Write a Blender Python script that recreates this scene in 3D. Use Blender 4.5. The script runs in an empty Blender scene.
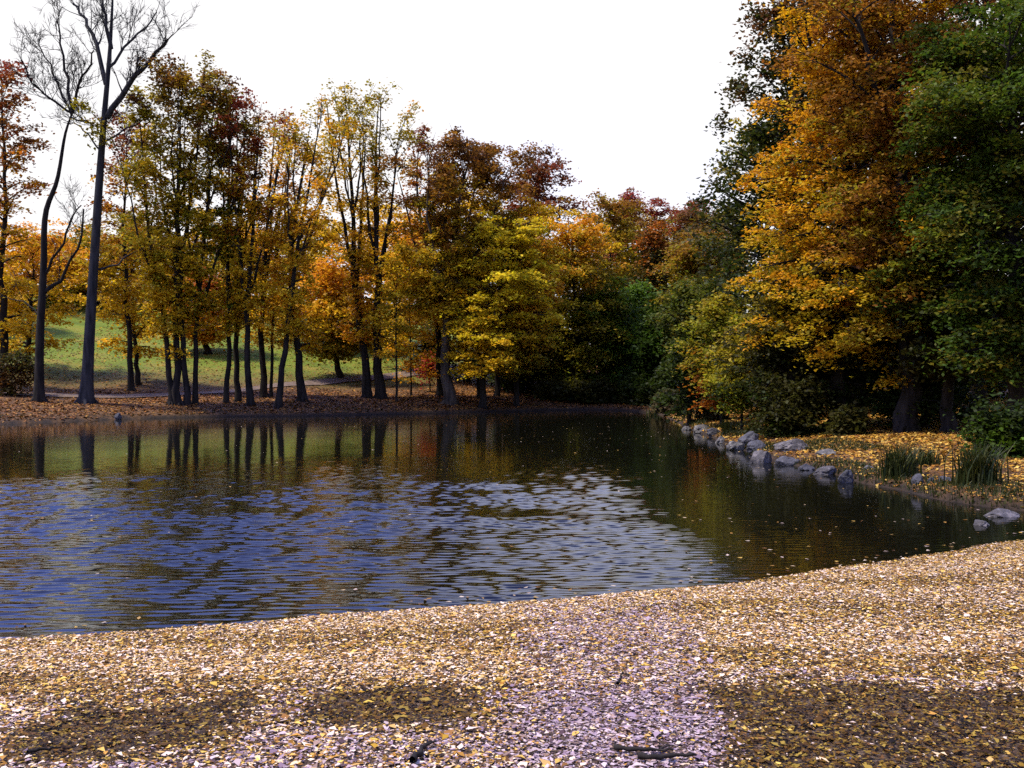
import bpy, math, random
import numpy as np
from mathutils import noise as mnoise, Vector

rng = np.random.default_rng(11)
random.seed(11)
C = bpy.context.scene.collection
R = math.radians

# ------------------------------------------------------------------ camera
F = 1000.0            # focal length in pixels of a 1024 wide picture
EYE = 2.1
HOR = 376.0
cam = bpy.data.cameras.new('camera')
cam.sensor_width = 36.0
cam.lens = F / 1024 * 36.0
cam.clip_start = 0.1
cam.clip_end = 2000
co = bpy.data.objects.new('camera', cam)
C.objects.link(co)
co.location = (0, 0, EYE)
co.rotation_euler = (math.pi / 2 - math.atan((384 - HOR) / F), 0, 0)
bpy.context.scene.camera = co


def wx(px, Y):
    return (px - 512) / F * Y


def wz(py, Y):
    return EYE + (HOR - py) / F * Y


# ------------------------------------------------------------------ node helpers
class NT:
    def __init__(s, m):
        s.t = m.node_tree
        s.t.nodes.clear()

    def n(s, kind, **kw):
        nd = s.t.nodes.new(kind)
        for k, v in kw.items():
            if k.startswith('i_'):
                nd.inputs[k[2:].replace('_', ' ')].default_value = v
            else:
                setattr(nd, k, v)
        return nd

    def l(s, a, b):
        s.t.links.new(a, b)


def new_mat(name):
    m = bpy.data.materials.new(name)
    m.use_nodes = True
    return m, NT(m)


def ramp(nt, fac, stops):
    r = nt.n('ShaderNodeValToRGB')
    e = r.color_ramp.elements
    while len(e) < len(stops):
        e.new(0.5)
    for i, (p, c) in enumerate(stops):
        e[i].position = p
        e[i].color = (*c, 1)
    nt.l(fac, r.inputs['Fac'])
    return r.outputs['Color']


def leaf_material(name, transl=0.3, rough=0.6, spec=0.15):
    m, nt = new_mat(name)
    a = nt.n('ShaderNodeAttribute', attribute_name='leaf_colour')
    p = nt.n('ShaderNodeBsdfPrincipled')
    p.inputs['Roughness'].default_value = rough
    p.inputs['Specular IOR Level'].default_value = spec
    tr = nt.n('ShaderNodeBsdfTranslucent')
    mx = nt.n('ShaderNodeMixShader')
    mx.inputs[0].default_value = transl
    o = nt.n('ShaderNodeOutputMaterial')
    nt.l(a.outputs['Color'], p.inputs['Base Color'])
    nt.l(a.outputs['Color'], tr.inputs['Color'])
    nt.l(p.outputs[0], mx.inputs[1])
    nt.l(tr.outputs[0], mx.inputs[2])
    nt.l(mx.outputs[0], o.inputs[0])
    return m


def bark_material(name, c1, c2, scale=6.0):
    m, nt = new_mat(name)
    tc = nt.n('ShaderNodeTexCoord')
    mp = nt.n('ShaderNodeMapping')
    mp.inputs['Scale'].default_value = (1, 1, 0.18)
    nt.l(tc.outputs['Object'], mp.inputs[0])
    ns = nt.n('ShaderNodeTexNoise')
    ns.inputs['Scale'].default_value = scale
    ns.inputs['Detail'].default_value = 6
    nt.l(mp.outputs[0], ns.inputs['Vector'])
    col = ramp(nt, ns.outputs['Fac'], [(0.32, c1), (0.68, c2)])
    p = nt.n('ShaderNodeBsdfPrincipled')
    p.inputs['Roughness'].default_value = 0.9
    p.inputs['Specular IOR Level'].default_value = 0.15
    nt.l(col, p.inputs['Base Color'])
    b = nt.n('ShaderNodeBump')
    b.inputs['Strength'].default_value = 0.7
    b.inputs['Distance'].default_value = 0.05
    nt.l(ns.outputs['Fac'], b.inputs['Height'])
    nt.l(b.outputs[0], p.inputs['Normal'])
    o = nt.n('ShaderNodeOutputMaterial')
    nt.l(p.outputs[0], o.inputs[0])
    return m


M_LEAF = leaf_material('autumn_leaves', 0.45)
M_FALLEN = leaf_material('fallen_leaf', 0.1, 0.7, 0.12)
M_GRASS = leaf_material('grass_blade', 0.3, 0.5, 0.2)
M_BARK = bark_material('dark_bark', (0.006, 0.005, 0.004), (0.026, 0.021, 0.016))
M_GREYBARK = bark_material('grey_bark', (0.010, 0.010, 0.010), (0.045, 0.043, 0.042), 5)
M_PALEBARK = bark_material('pale_bark', (0.012, 0.010, 0.008), (0.085, 0.068, 0.05), 4)


# ------------------------------------------------------------------ mesh helpers
def mesh_from(name, v, f, mat, parent=None, colour=None, smooth=False):
    """v (n,3); f (m,k) index array of equal-sized faces"""
    me = bpy.data.meshes.new(name)
    v = np.asarray(v, dtype=np.float32)
    f = np.asarray(f, dtype=np.int32)
    m, k = f.shape
    me.vertices.add(len(v))
    me.vertices.foreach_set('co', v.ravel())
    me.loops.add(m * k)
    me.loops.foreach_set('vertex_index', f.ravel())
    me.polygons.add(m)
    me.polygons.foreach_set('loop_start', np.arange(0, m * k, k, dtype=np.int32))
    me.polygons.foreach_set('loop_total', np.full(m, k, dtype=np.int32))
    if smooth:
        me.polygons.foreach_set('use_smooth', np.ones(m, dtype=bool))
    me.update(calc_edges=True)
    if colour is not None:
        at = me.color_attributes.new('leaf_colour', 'FLOAT_COLOR', 'POINT')
        cc = np.ones((len(v), 4), dtype=np.float32)
        cc[:, :3] = colour
        at.data.foreach_set('color', cc.ravel())
    me.materials.append(mat)
    o = bpy.data.objects.new(name, me)
    C.objects.link(o)
    if parent is not None:
        o.parent = parent
    return o


def thing(name, label, cat, loc, group=None):
    o = bpy.data.objects.new(name, None)
    o.empty_display_size = 0.3
    C.objects.link(o)
    o.location = loc
    o['label'] = label
    o['category'] = cat
    if group:
        o['group'] = group
    return o


def tag(o, label, cat, group=None, kind=None):
    if label:
        o['label'] = label
    if cat:
        o['category'] = cat
    if group:
        o['group'] = group
    if kind:
        o['kind'] = kind
    return o


def struct(o, label=None, cat=None):
    o['kind'] = 'structure'
    if label:
        o['label'] = label
    if cat:
        o['category'] = cat
    return o


def tubes_mesh(lines, sides=6):
    """lines: list of (points (n,3), radii (n,)) -> verts, quads"""
    V, Q = [], []
    base = 0
    for pts, rad, sd in lines:
        pts = np.asarray(pts, float)
        n = len(pts)
        t = np.gradient(pts, axis=0)
        t /= np.linalg.norm(t, axis=1)[:, None] + 1e-9
        ref = np.array([0.0, 1.0, 0.0]) if abs(t[:, 1]).mean() < 0.8 else np.array([1.0, 0, 0])
        a = np.cross(t, ref)
        a /= np.linalg.norm(a, axis=1)[:, None] + 1e-9
        b = np.cross(t, a)
        ang = np.arange(sd) / sd * 2 * math.pi
        ring = pts[:, None, :] + np.asarray(rad)[:, None, None] * (
            np.cos(ang)[None, :, None] * a[:, None, :] + np.sin(ang)[None, :, None] * b[:, None, :])
        V.append(ring.reshape(-1, 3))
        i = np.arange(n - 1)[:, None] * sd
        j = np.arange(sd)[None, :]
        j2 = (j + 1) % sd
        q = np.stack([i + j, i + j2, i + sd + j2, i + sd + j], -1).reshape(-1, 4) + base
        Q.append(q)
        base += n * sd
    return np.concatenate(V), np.concatenate(Q)


def leaf_quads(cen, size, tilt=0.6, fold=0.25, aspect=0.8, up=None):
    """kite-shaped folded leaves, normals scattered about the upright"""
    n = len(cen)
    yaw = rng.uniform(0, 2 * math.pi, n)
    nx = rng.normal(0, tilt, (n, 3))
    nrm = nx + (np.array([0, 0, 1.0]) if up is None else up)
    nrm /= np.linalg.norm(nrm, axis=1)[:, None]
    h = np.stack([np.cos(yaw), np.sin(yaw), np.zeros(n)], 1)
    u = h - nrm * (h * nrm).sum(1)[:, None]
    u /= np.linalg.norm(u, axis=1)[:, None] + 1e-9
    w = np.cross(nrm, u)
    s = size[:, None] if np.ndim(size) else size
    wd = s * aspect * rng.uniform(0.7, 1.1, (n, 1))
    fo = s * fold * rng.uniform(-1, 1, (n, 1))
    v = np.stack([cen - u * s * 0.55,
                  cen + w * wd * 0.5 - u * s * 0.1 + nrm * fo,
                  cen + u * s * 0.6,
                  cen - w * wd * 0.5 - u * s * 0.1 + nrm * fo], 1)
    return v.reshape(-1, 3), np.arange(n * 4).reshape(-1, 4)


def sstep(a, b, x):
    t = np.clip((x - a) / (b - a), 0, 1)
    return t * t * (3 - 2 * t)


def vnoise(x, y, s, seed=0):
    """cheap smooth noise from summed sines, about -1..1"""
    r = np.random.default_rng(seed)
    o = 0
    for k in range(6):
        a = r.uniform(0, 2 * math.pi)
        f = s * r.uniform(0.6, 1.8)
        o = o + np.sin((x * math.cos(a) + y * math.sin(a)) * f + r.uniform(0, 6.28))
    return o / 3.0


# ------------------------------------------------------------------ pond outline and terrain
SHORE = np.array([(-8, 7.1), (-4.15, 7.85), (-1.9, 8.55), (1.46, 9.7), (3.7, 10.85), (5.4, 11.95), (6.9, 13.0), (8.1, 13.9), (8.4, 14.6),
                  (7.7, 15.9), (7.05, 18.4), (6.85, 21), (6.55, 24), (6.35, 28), (6.7, 33), (7.1, 40), (7.7, 48), (8.0, 54),
                  (7.4, 59), (5.4, 62), (1.7, 60.5), (-3, 57), (-7.3, 54.6), (-11.1, 52.3), (-15.9, 51), (-19.7, 47.7), (-22.5, 43),
                  (-29, 37), (-33, 25), (-28, 12), (-15, 7.2)], float)


def catmull(P, k=9):
    n = len(P)
    out = []
    for i in range(n):
        p0, p1, p2, p3 = P[i - 1], P[i], P[(i + 1) % n], P[(i + 2) % n]
        for j in range(k):
            t = j / k
            out.append(0.5 * (2 * p1 + (p2 - p0) * t + (2 * p0 - 5 * p1 + 4 * p2 - p3) * t * t + (3 * p1 - p0 - 3 * p2 + p3) * t ** 3))
    return np.array(out)


SP = catmull(SHORE)
SP = SP + 0.035 * np.stack([vnoise(SP[:, 0], SP[:, 1], 3.1, 15), vnoise(SP[:, 0], SP[:, 1], 3.7, 16)], 1) + 0.12 * np.stack([vnoise(SP[:, 0], SP[:, 1], 2.2, 5), vnoise(SP[:, 0], SP[:, 1], 2.0, 6)], 1) * sstep(6, 20, SP[:, 1])[:, None]
SA = SP
SB = np.roll(SP, -1, axis=0)


def shore_dist(x, y):
    """signed distance to the waterline, positive on land"""
    x = np.atleast_1d(np.asarray(x, float)).ravel()
    y = np.atleast_1d(np.asarray(y, float)).ravel()
    out = np.empty(len(x))
    for s in range(0, len(x), 20000):
        p = np.stack([x[s:s + 20000], y[s:s + 20000]], 1)[:, None, :]
        ab = (SB - SA)[None]
        t = np.clip(((p - SA[None]) * ab).sum(2) / (ab * ab).sum(2), 0, 1)
        d = np.sqrt((((SA[None] + ab * t[..., None]) - p) ** 2).sum(2)).min(1)
        yy = p[:, :, 1]
        cr = (SA[None, :, 1] > yy) != (SB[None, :, 1] > yy)
        xi = SA[None, :, 0] + (yy - SA[None, :, 1]) / (SB[None, :, 1] - SA[None, :, 1] + 1e-12) * ab[..., 0]
        inside = ((cr & (p[:, :, 0] < xi)).sum(1) % 2) == 1
        out[s:s + 20000] = np.where(inside, -d, d)
    return out


def ground(x, y, d=None):
    x = np.atleast_1d(np.asarray(x, float)).ravel()
    y = np.atleast_1d(np.asarray(y, float)).ravel()
    d = shore_dist(x, y) if d is None else d
    dp = np.maximum(d, 0)
    beach = sstep(15.5, 12.5, y) * sstep(-20, -12, x)
    zb = 0.012 + 0.075 * dp - 0.0032 * np.clip(dp, 0, 11) ** 2
    hill = np.interp(dp, [0, 0.12, 0.45, 3, 8, 13, 20, 33, 58, 85, 140, 400], [0.0, 0.10, 0.22, 0.62, 1.0, 1.45, 2.6, 5.3, 10.3, 12.5, 13.5, 14])
    flat = np.interp(dp, [0, 0.12, 0.45, 3, 10, 20, 40, 90, 400], [0.0, 0.10, 0.18, 0.40, 0.9, 2.0, 3.6, 7, 9])
    wh = sstep(10, 3, x) * sstep(30, 42, y) + sstep(-20, -30, x) * (1 - sstep(30, 42, y))
    wh = np.clip(wh, 0, 1)
    far = hill * wh + flat * (1 - wh)
    z = zb * beach + far * (1 - beach)
    und = 0.05 * vnoise(x, y, 0.9, 3) + 0.018 * vnoise(x, y, 3.0, 4)
    z = z + und * sstep(0.3, 3, dp) * (1 - 0.6 * beach)
    zin = -np.interp(-d, [0, 0.5, 2, 5, 50], [0, 0.06, 0.3, 0.9, 1.4])
    zin2 = -np.interp(-d, [0, 0.3, 2, 5, 50], [0, 0.3, 0.8, 1.2, 1.6])
    return np.where(d > 0, z, np.where(beach > 0.5, zin, zin2))


def gz(x, y):
    return float(ground(x, y)[0])


def on_grid(A, x, y):
    """bilinear read of a terrain grid, much quicker than measuring again"""
    i = np.clip(np.searchsorted(gx, x) - 1, 0, len(gx) - 2)
    j = np.clip(np.searchsorted(gy, y) - 1, 0, len(gy) - 2)
    fx = (x - gx[i]) / (gx[i + 1] - gx[i])
    fy = (y - gy[j]) / (gy[j + 1] - gy[j])
    return (A[j, i] * (1 - fx) + A[j, i + 1] * fx) * (1 - fy) + (A[j + 1, i] * (1 - fx) + A[j + 1, i + 1] * fx) * fy


def axis(parts):
    out = [parts[0][0]]
    for a, b, s in parts:
        n = max(1, int(round((b - a) / s)))
        out += list(np.linspace(a, b, n + 1)[1:])
    return np.array(out)


gx = axis([(-420, -120, 30), (-120, -40, 5), (-40, -18, 0.8), (-18, 14, 0.2), (14, 40, 0.8), (40, 120, 5), (120, 420, 30)])
gy = axis([(-60, -6, 6), (-6, 3, 0.6), (3, 17, 0.11), (17, 44, 0.3), (44, 66, 0.17), (66, 100, 1.0), (100, 160, 4), (160, 700, 45)])
GX, GY = np.meshgrid(gx, gy)
gd = shore_dist(GX, GY).reshape(GX.shape)
GZ = ground(GX, GY, gd.ravel()).reshape(GX.shape)
nxg, nyg = len(gx), len(gy)
ii = np.arange(nyg - 1)[:, None] * nxg + np.arange(nxg - 1)[None, :]
GQ = np.stack([ii, ii + 1, ii + nxg + 1, ii + nxg], -1).reshape(-1, 4)


def ground_material():
    m, nt = new_mat('ground')
    geo = nt.n('ShaderNodeNewGeometry')
    at = nt.n('ShaderNodeAttribute', attribute_name='cover')
    sep = nt.n('ShaderNodeSeparateColor')
    nt.l(at.outputs['Color'], sep.inputs[0])

    def noise(scale, det=6, rough=0.6):
        n = nt.n('ShaderNodeTexNoise')
        n.inputs['Scale'].default_value = scale
        n.inputs['Detail'].default_value = det
        n.inputs['Roughness'].default_value = rough
        nt.l(geo.outputs['Position'], n.inputs['Vector'])
        return n.outputs['Fac']

    def mix(fac, a, b):
        x = nt.n('ShaderNodeMix', data_type='RGBA')
        nt.l(fac, x.inputs[0])
        nt.l(a, x.inputs[6])
        nt.l(b, x.inputs[7])
        return x.outputs[2]

    earth = ramp(nt, noise(5), [(0.3, (0.02, 0.012, 0.006)), (0.5, (0.075, 0.038, 0.012)), (0.7, (0.17, 0.085, 0.025))])
    sand = ramp(nt, noise(38, 8, 0.75), [(0.3, (0.012, 0.007, 0.004)), (0.5, (0.06, 0.036, 0.018)), (0.7, (0.22, 0.16, 0.11))])
    meadow = ramp(nt, noise(0.35, 8, 0.65), [(0.3, (0.055, 0.085, 0.003)), (0.5, (0.10, 0.14, 0.004)), (0.7, (0.21, 0.15, 0.018))])
    dark_tone = ramp(nt, noise(9), [(0.3, (0.004, 0.003, 0.002)), (0.7, (0.03, 0.02, 0.01))])  # wet soil along the waterline
    c = mix(sep.outputs[0], earth, meadow)
    c = mix(sep.outputs[1], c, sand)
    c = mix(sep.outputs[2], c, dark_tone)
    p = nt.n('ShaderNodeBsdfPrincipled')
    p.inputs['Roughness'].default_value = 0.9
    p.inputs['Specular IOR Level'].default_value = 0.2
    nt.l(c, p.inputs['Base Color'])
    b = nt.n('ShaderNodeBump')
    b.inputs['Strength'].default_value = 0.8
    b.inputs['Distance'].default_value = 0.06
    nt.l(noise(14, 8, 0.7), b.inputs['Height'])
    nt.l(b.outputs[0], p.inputs['Normal'])
    o = nt.n('ShaderNodeOutputMaterial')
    nt.l(p.outputs[0], o.inputs[0])
    return m


BEACH = sstep(15.0, 12.5, GY) * sstep(-20, -12, GX) * sstep(9.5, 8.0, GX)
nm = vnoise(GX, GY, 0.16, 8)
MEAD = sstep(8, 24, gd + 4.0 * nm) * sstep(-2, -7, GX + 2 * nm) * sstep(30, 42, GY) * 0.95
WET = (1 - sstep(0.02, 0.35, gd)) * (1 - BEACH)
cov = np.stack([MEAD, BEACH, WET], -1).reshape(-1, 3)
go = mesh_from('ground', np.stack([GX, GY, GZ], -1).reshape(-1, 3), GQ, ground_material(), smooth=True)
ca = go.data.color_attributes.new('cover', 'FLOAT_COLOR', 'POINT')
c4 = np.ones((len(cov), 4), np.float32)
c4[:, :3] = cov
ca.data.foreach_set('color', c4.ravel())
struct(go)

# ------------------------------------------------------------------ water
wxs = axis([(-36, -16, 0.4), (-16, 4, 0.05), (4, 9, 0.1), (9, 12, 0.3)])
wys = axis([(6.6, 7.4, 0.1), (7.4, 15, 0.018), (15, 26, 0.028), (26, 34, 0.06), (34, 44, 0.14), (44, 66, 0.35)])
WX, WY = np.meshgrid(wxs, wys)


def wind(x, y):
    """how strongly the breeze ruffles the water at a point (0 calm .. 1)"""
    n = vnoise(x, y, 0.28, 21)
    n2 = vnoise(x, y * 0.6, 0.9, 22)
    m = sstep(27, 15, y + 3.5 * n + 2.0 * n2) * (0.62 + 0.5 * sstep(8, 17, y))
    edge = 2.0 + 0.02 * (y - 10) + 0.5 * n + 0.25 * n2
    m = m * sstep(edge + 0.9, edge - 0.7, x)
    n3 = vnoise(x * 0.7, y * 1.6, 1.9, 23)
    m = m * (0.35 + 0.08 * n2 + 0.07 * n + 0.15 * n3)
    m = np.maximum(m, 0)
    p2 = np.exp(-(((x + 6.3) / 2.6) ** 2 + ((y - 50) / 2.2) ** 2))
    return np.clip(m, 0.0, 1.2) + 0.25 * p2 + 0.035


WD = wind(WX, WY)
WH = np.zeros_like(WX)
DX = np.zeros_like(WX)
DY = np.zeros_like(WX)
wr = np.random.default_rng(5)
for k in range(46):
    lam = 0.085 * (2.3 ** wr.uniform(0, 1))
    th = R(-90 + 5) + wr.normal(0, R(14))
    kk = 2 * math.pi / lam
    slope = 0.10 * (lam / 0.13) ** 0.1
    ph = kk * (WX * math.cos(th) + WY * math.sin(th)) + wr.uniform(0, 6.28)
    fade = sstep(0.5, 0.2, np.gradient(wys) / lam)[:, None] if True else 1
    WH += slope / kk * np.sin(ph) * fade
    DX += slope / kk * np.cos(ph) * fade * math.cos(th)
    DY += slope / kk * np.cos(ph) * fade * math.sin(th)
WZ = WH * WD + 0.002 * vnoise(WX, WY, 1.3, 31) * sstep(6, 12, WY)
WX = WX + DX * WD
WY = WY + DY * WD
n1, n2_ = len(wxs), len(wys)
ii = np.arange(n2_ - 1)[:, None] * n1 + np.arange(n1 - 1)[None, :]
WQ = np.stack([ii, ii + 1, ii + n1 + 1, ii + n1], -1).reshape(-1, 4)


def water_material():
    m, nt = new_mat('pond_water')
    geo = nt.n('ShaderNodeNewGeometry')
    mp = nt.n('ShaderNodeMapping')
    mp.inputs['Scale'].default_value = (1.6, 5.0, 1)
    nt.l(geo.outputs['Position'], mp.inputs[0])
    ns = nt.n('ShaderNodeTexNoise')
    ns.inputs['Scale'].default_value = 1.6
    ns.inputs['Detail'].default_value = 3
    nt.l(mp.outputs[0], ns.inputs['Vector'])
    b = nt.n('ShaderNodeBump')
    b.inputs['Strength'].default_value = 0.10
    b.inputs['Distance'].default_value = 0.02
    nt.l(ns.outputs['Fac'], b.inputs['Height'])
    p = nt.n('ShaderNodeBsdfPrincipled')
    p.inputs['Base Color'].default_value = (0.004, 0.004, 0.002, 1)
    p.inputs['Roughness'].default_value = 0.05
    p.inputs['IOR'].default_value = 1.333
    nt.l(b.outputs[0], p.inputs['Normal'])
    o = nt.n('ShaderNodeOutputMaterial')
    nt.l(p.outputs[0], o.inputs[0])
    return m


wo = mesh_from('water', np.stack([WX, WY, WZ], -1).reshape(-1, 3), WQ, water_material(), smooth=True)
struct(wo)

# ------------------------------------------------------------------ path across the foot of the meadow
PATH = [(-45, 50), (-32, 52), (-25, 54), (-19, 58.5), (-14, 66), (-10, 72), (-6.4, 78), (0, 86)]


def strip(pts, half, lift, k=14, across=5):
    P = np.array(pts, float)
    out = []
    for i in range(len(P) - 1):
        p0, p1, p2, p3 = P[max(i - 1, 0)], P[i], P[i + 1], P[min(i + 2, len(P) - 1)]
        for j in range(k):
            t = j / k
            out.append(0.5 * (2 * p1 + (p2 - p0) * t + (2 * p0 - 5 * p1 + 4 * p2 - p3) * t * t + (3 * p1 - p0 - 3 * p2 + p3) * t ** 3))
    L = np.array(out)
    T = np.gradient(L, axis=0)
    T /= np.linalg.norm(T, axis=1)[:, None]
    N = np.stack([-T[:, 1], T[:, 0]], 1)
    s = np.linspace(-1, 1, across)
    wv = half * (1 + 0.15 * vnoise(L[:, 0], L[:, 1], 0.8, 9))
    G = L[:, None, :] + N[:, None, :] * (s[None, :, None] * wv[:, None, None])
    z = ground(G[..., 0], G[..., 1]).reshape(G.shape[:2]) + lift
    v = np.concatenate([G, z[..., None]], -1).reshape(-1, 3)
    n = len(L)
    q = (np.arange(n - 1)[:, None] * across + np.arange(across - 1)[None, :])
    q = np.stack([q, q + 1, q + across + 1, q + across], -1).reshape(-1, 4)
    return v, q


def simple_noise_material(name, stops, scale, bump=0.03, rough=0.9):
    m, nt = new_mat(name)
    geo = nt.n('ShaderNodeNewGeometry')
    ns = nt.n('ShaderNodeTexNoise')
    ns.inputs['Scale'].default_value = scale
    ns.inputs['Detail'].default_value = 8
    ns.inputs['Roughness'].default_value = 0.65
    nt.l(geo.outputs['Position'], ns.inputs['Vector'])
    col = ramp(nt, ns.outputs['Fac'], stops)
    p = nt.n('ShaderNodeBsdfPrincipled')
    p.inputs['Roughness'].default_value = rough
    p.inputs['Specular IOR Level'].default_value = 0.25
    nt.l(col, p.inputs['Base Color'])
    b = nt.n('ShaderNodeBump')
    b.inputs['Strength'].default_value = 0.7
    b.inputs['Distance'].default_value = bump
    nt.l(ns.outputs['Fac'], b.inputs['Height'])
    nt.l(b.outputs[0], p.inputs['Normal'])
    o = nt.n('ShaderNodeOutputMaterial')
    nt.l(p.outputs[0], o.inputs[0])
    return m


v, q = strip(PATH, 0.85, 0.06)
po = mesh_from('path', v, q, simple_noise_material('gravel_path', [(0.3, (0.055, 0.036, 0.022)), (0.7, (0.16, 0.115, 0.08))], 3), smooth=True)
struct(po)

# ------------------------------------------------------------------ trees
GOLD = (0.62, 0.385, 0.012)
ORNG = (0.64, 0.285, 0.010)
DORG = (0.42, 0.12, 0.010)
OLIV = (0.28, 0.215, 0.010)
YGRN = (0.33, 0.28, 0.014)
LIME = (0.66, 0.50, 0.016)
REDD = (0.19, 0.035, 0.012)
CRIM = (0.22, 0.022, 0.02)
BRWN = (0.12, 0.05, 0.012)
RUST = (0.24, 0.105, 0.010)
GREN = (0.075, 0.135, 0.008)
MGRN = (0.15, 0.18, 0.010)
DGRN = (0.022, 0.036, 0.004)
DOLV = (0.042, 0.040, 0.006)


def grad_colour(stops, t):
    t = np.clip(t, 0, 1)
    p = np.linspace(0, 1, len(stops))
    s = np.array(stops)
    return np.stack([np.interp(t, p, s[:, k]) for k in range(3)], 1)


def curve_pts(path, n):
    P = np.array(path, float)
    m = len(P)
    if m == 2:
        return P[0] + (P[1] - P[0]) * np.linspace(0, 1, n)[:, None]
    out = []
    for t in np.linspace(0, m - 1 - 1e-6, n):
        i = int(t)
        f = t - i
        p0, p1, p2, p3 = P[max(i - 1, 0)], P[i], P[i + 1], P[min(i + 2, m - 1)]
        out.append(0.5 * (2 * p1 + (p2 - p0) * f + (2 * p0 - 5 * p1 + 4 * p2 - p3) * f * f + (3 * p1 - p0 - 3 * p2 + p3) * f ** 3))
    return np.array(out)


def prof_round(t):
    return np.sqrt(np.clip(1 - (2 * t - 0.9) ** 2 / 1.3, 0.05, 1))


def prof_oak(t):
    return np.clip(1.02 - 0.78 * t, 0.2, 1)


def prof_bank(t):
    return np.clip(0.62 + 0.5 * t, 0, 1) * np.clip((1.08 - t) * 3.2, 0.3, 1)


def prof_cone(t):
    return np.clip(1.05 - 0.85 * t, 0.15, 1) * np.clip(t * 6 + 0.5, 0, 1)


def prof_vase(t):
    return np.clip(0.55 + 0.6 * t, 0, 1) * np.sqrt(np.clip(1.02 - t ** 4, 0.1, 1))


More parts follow.
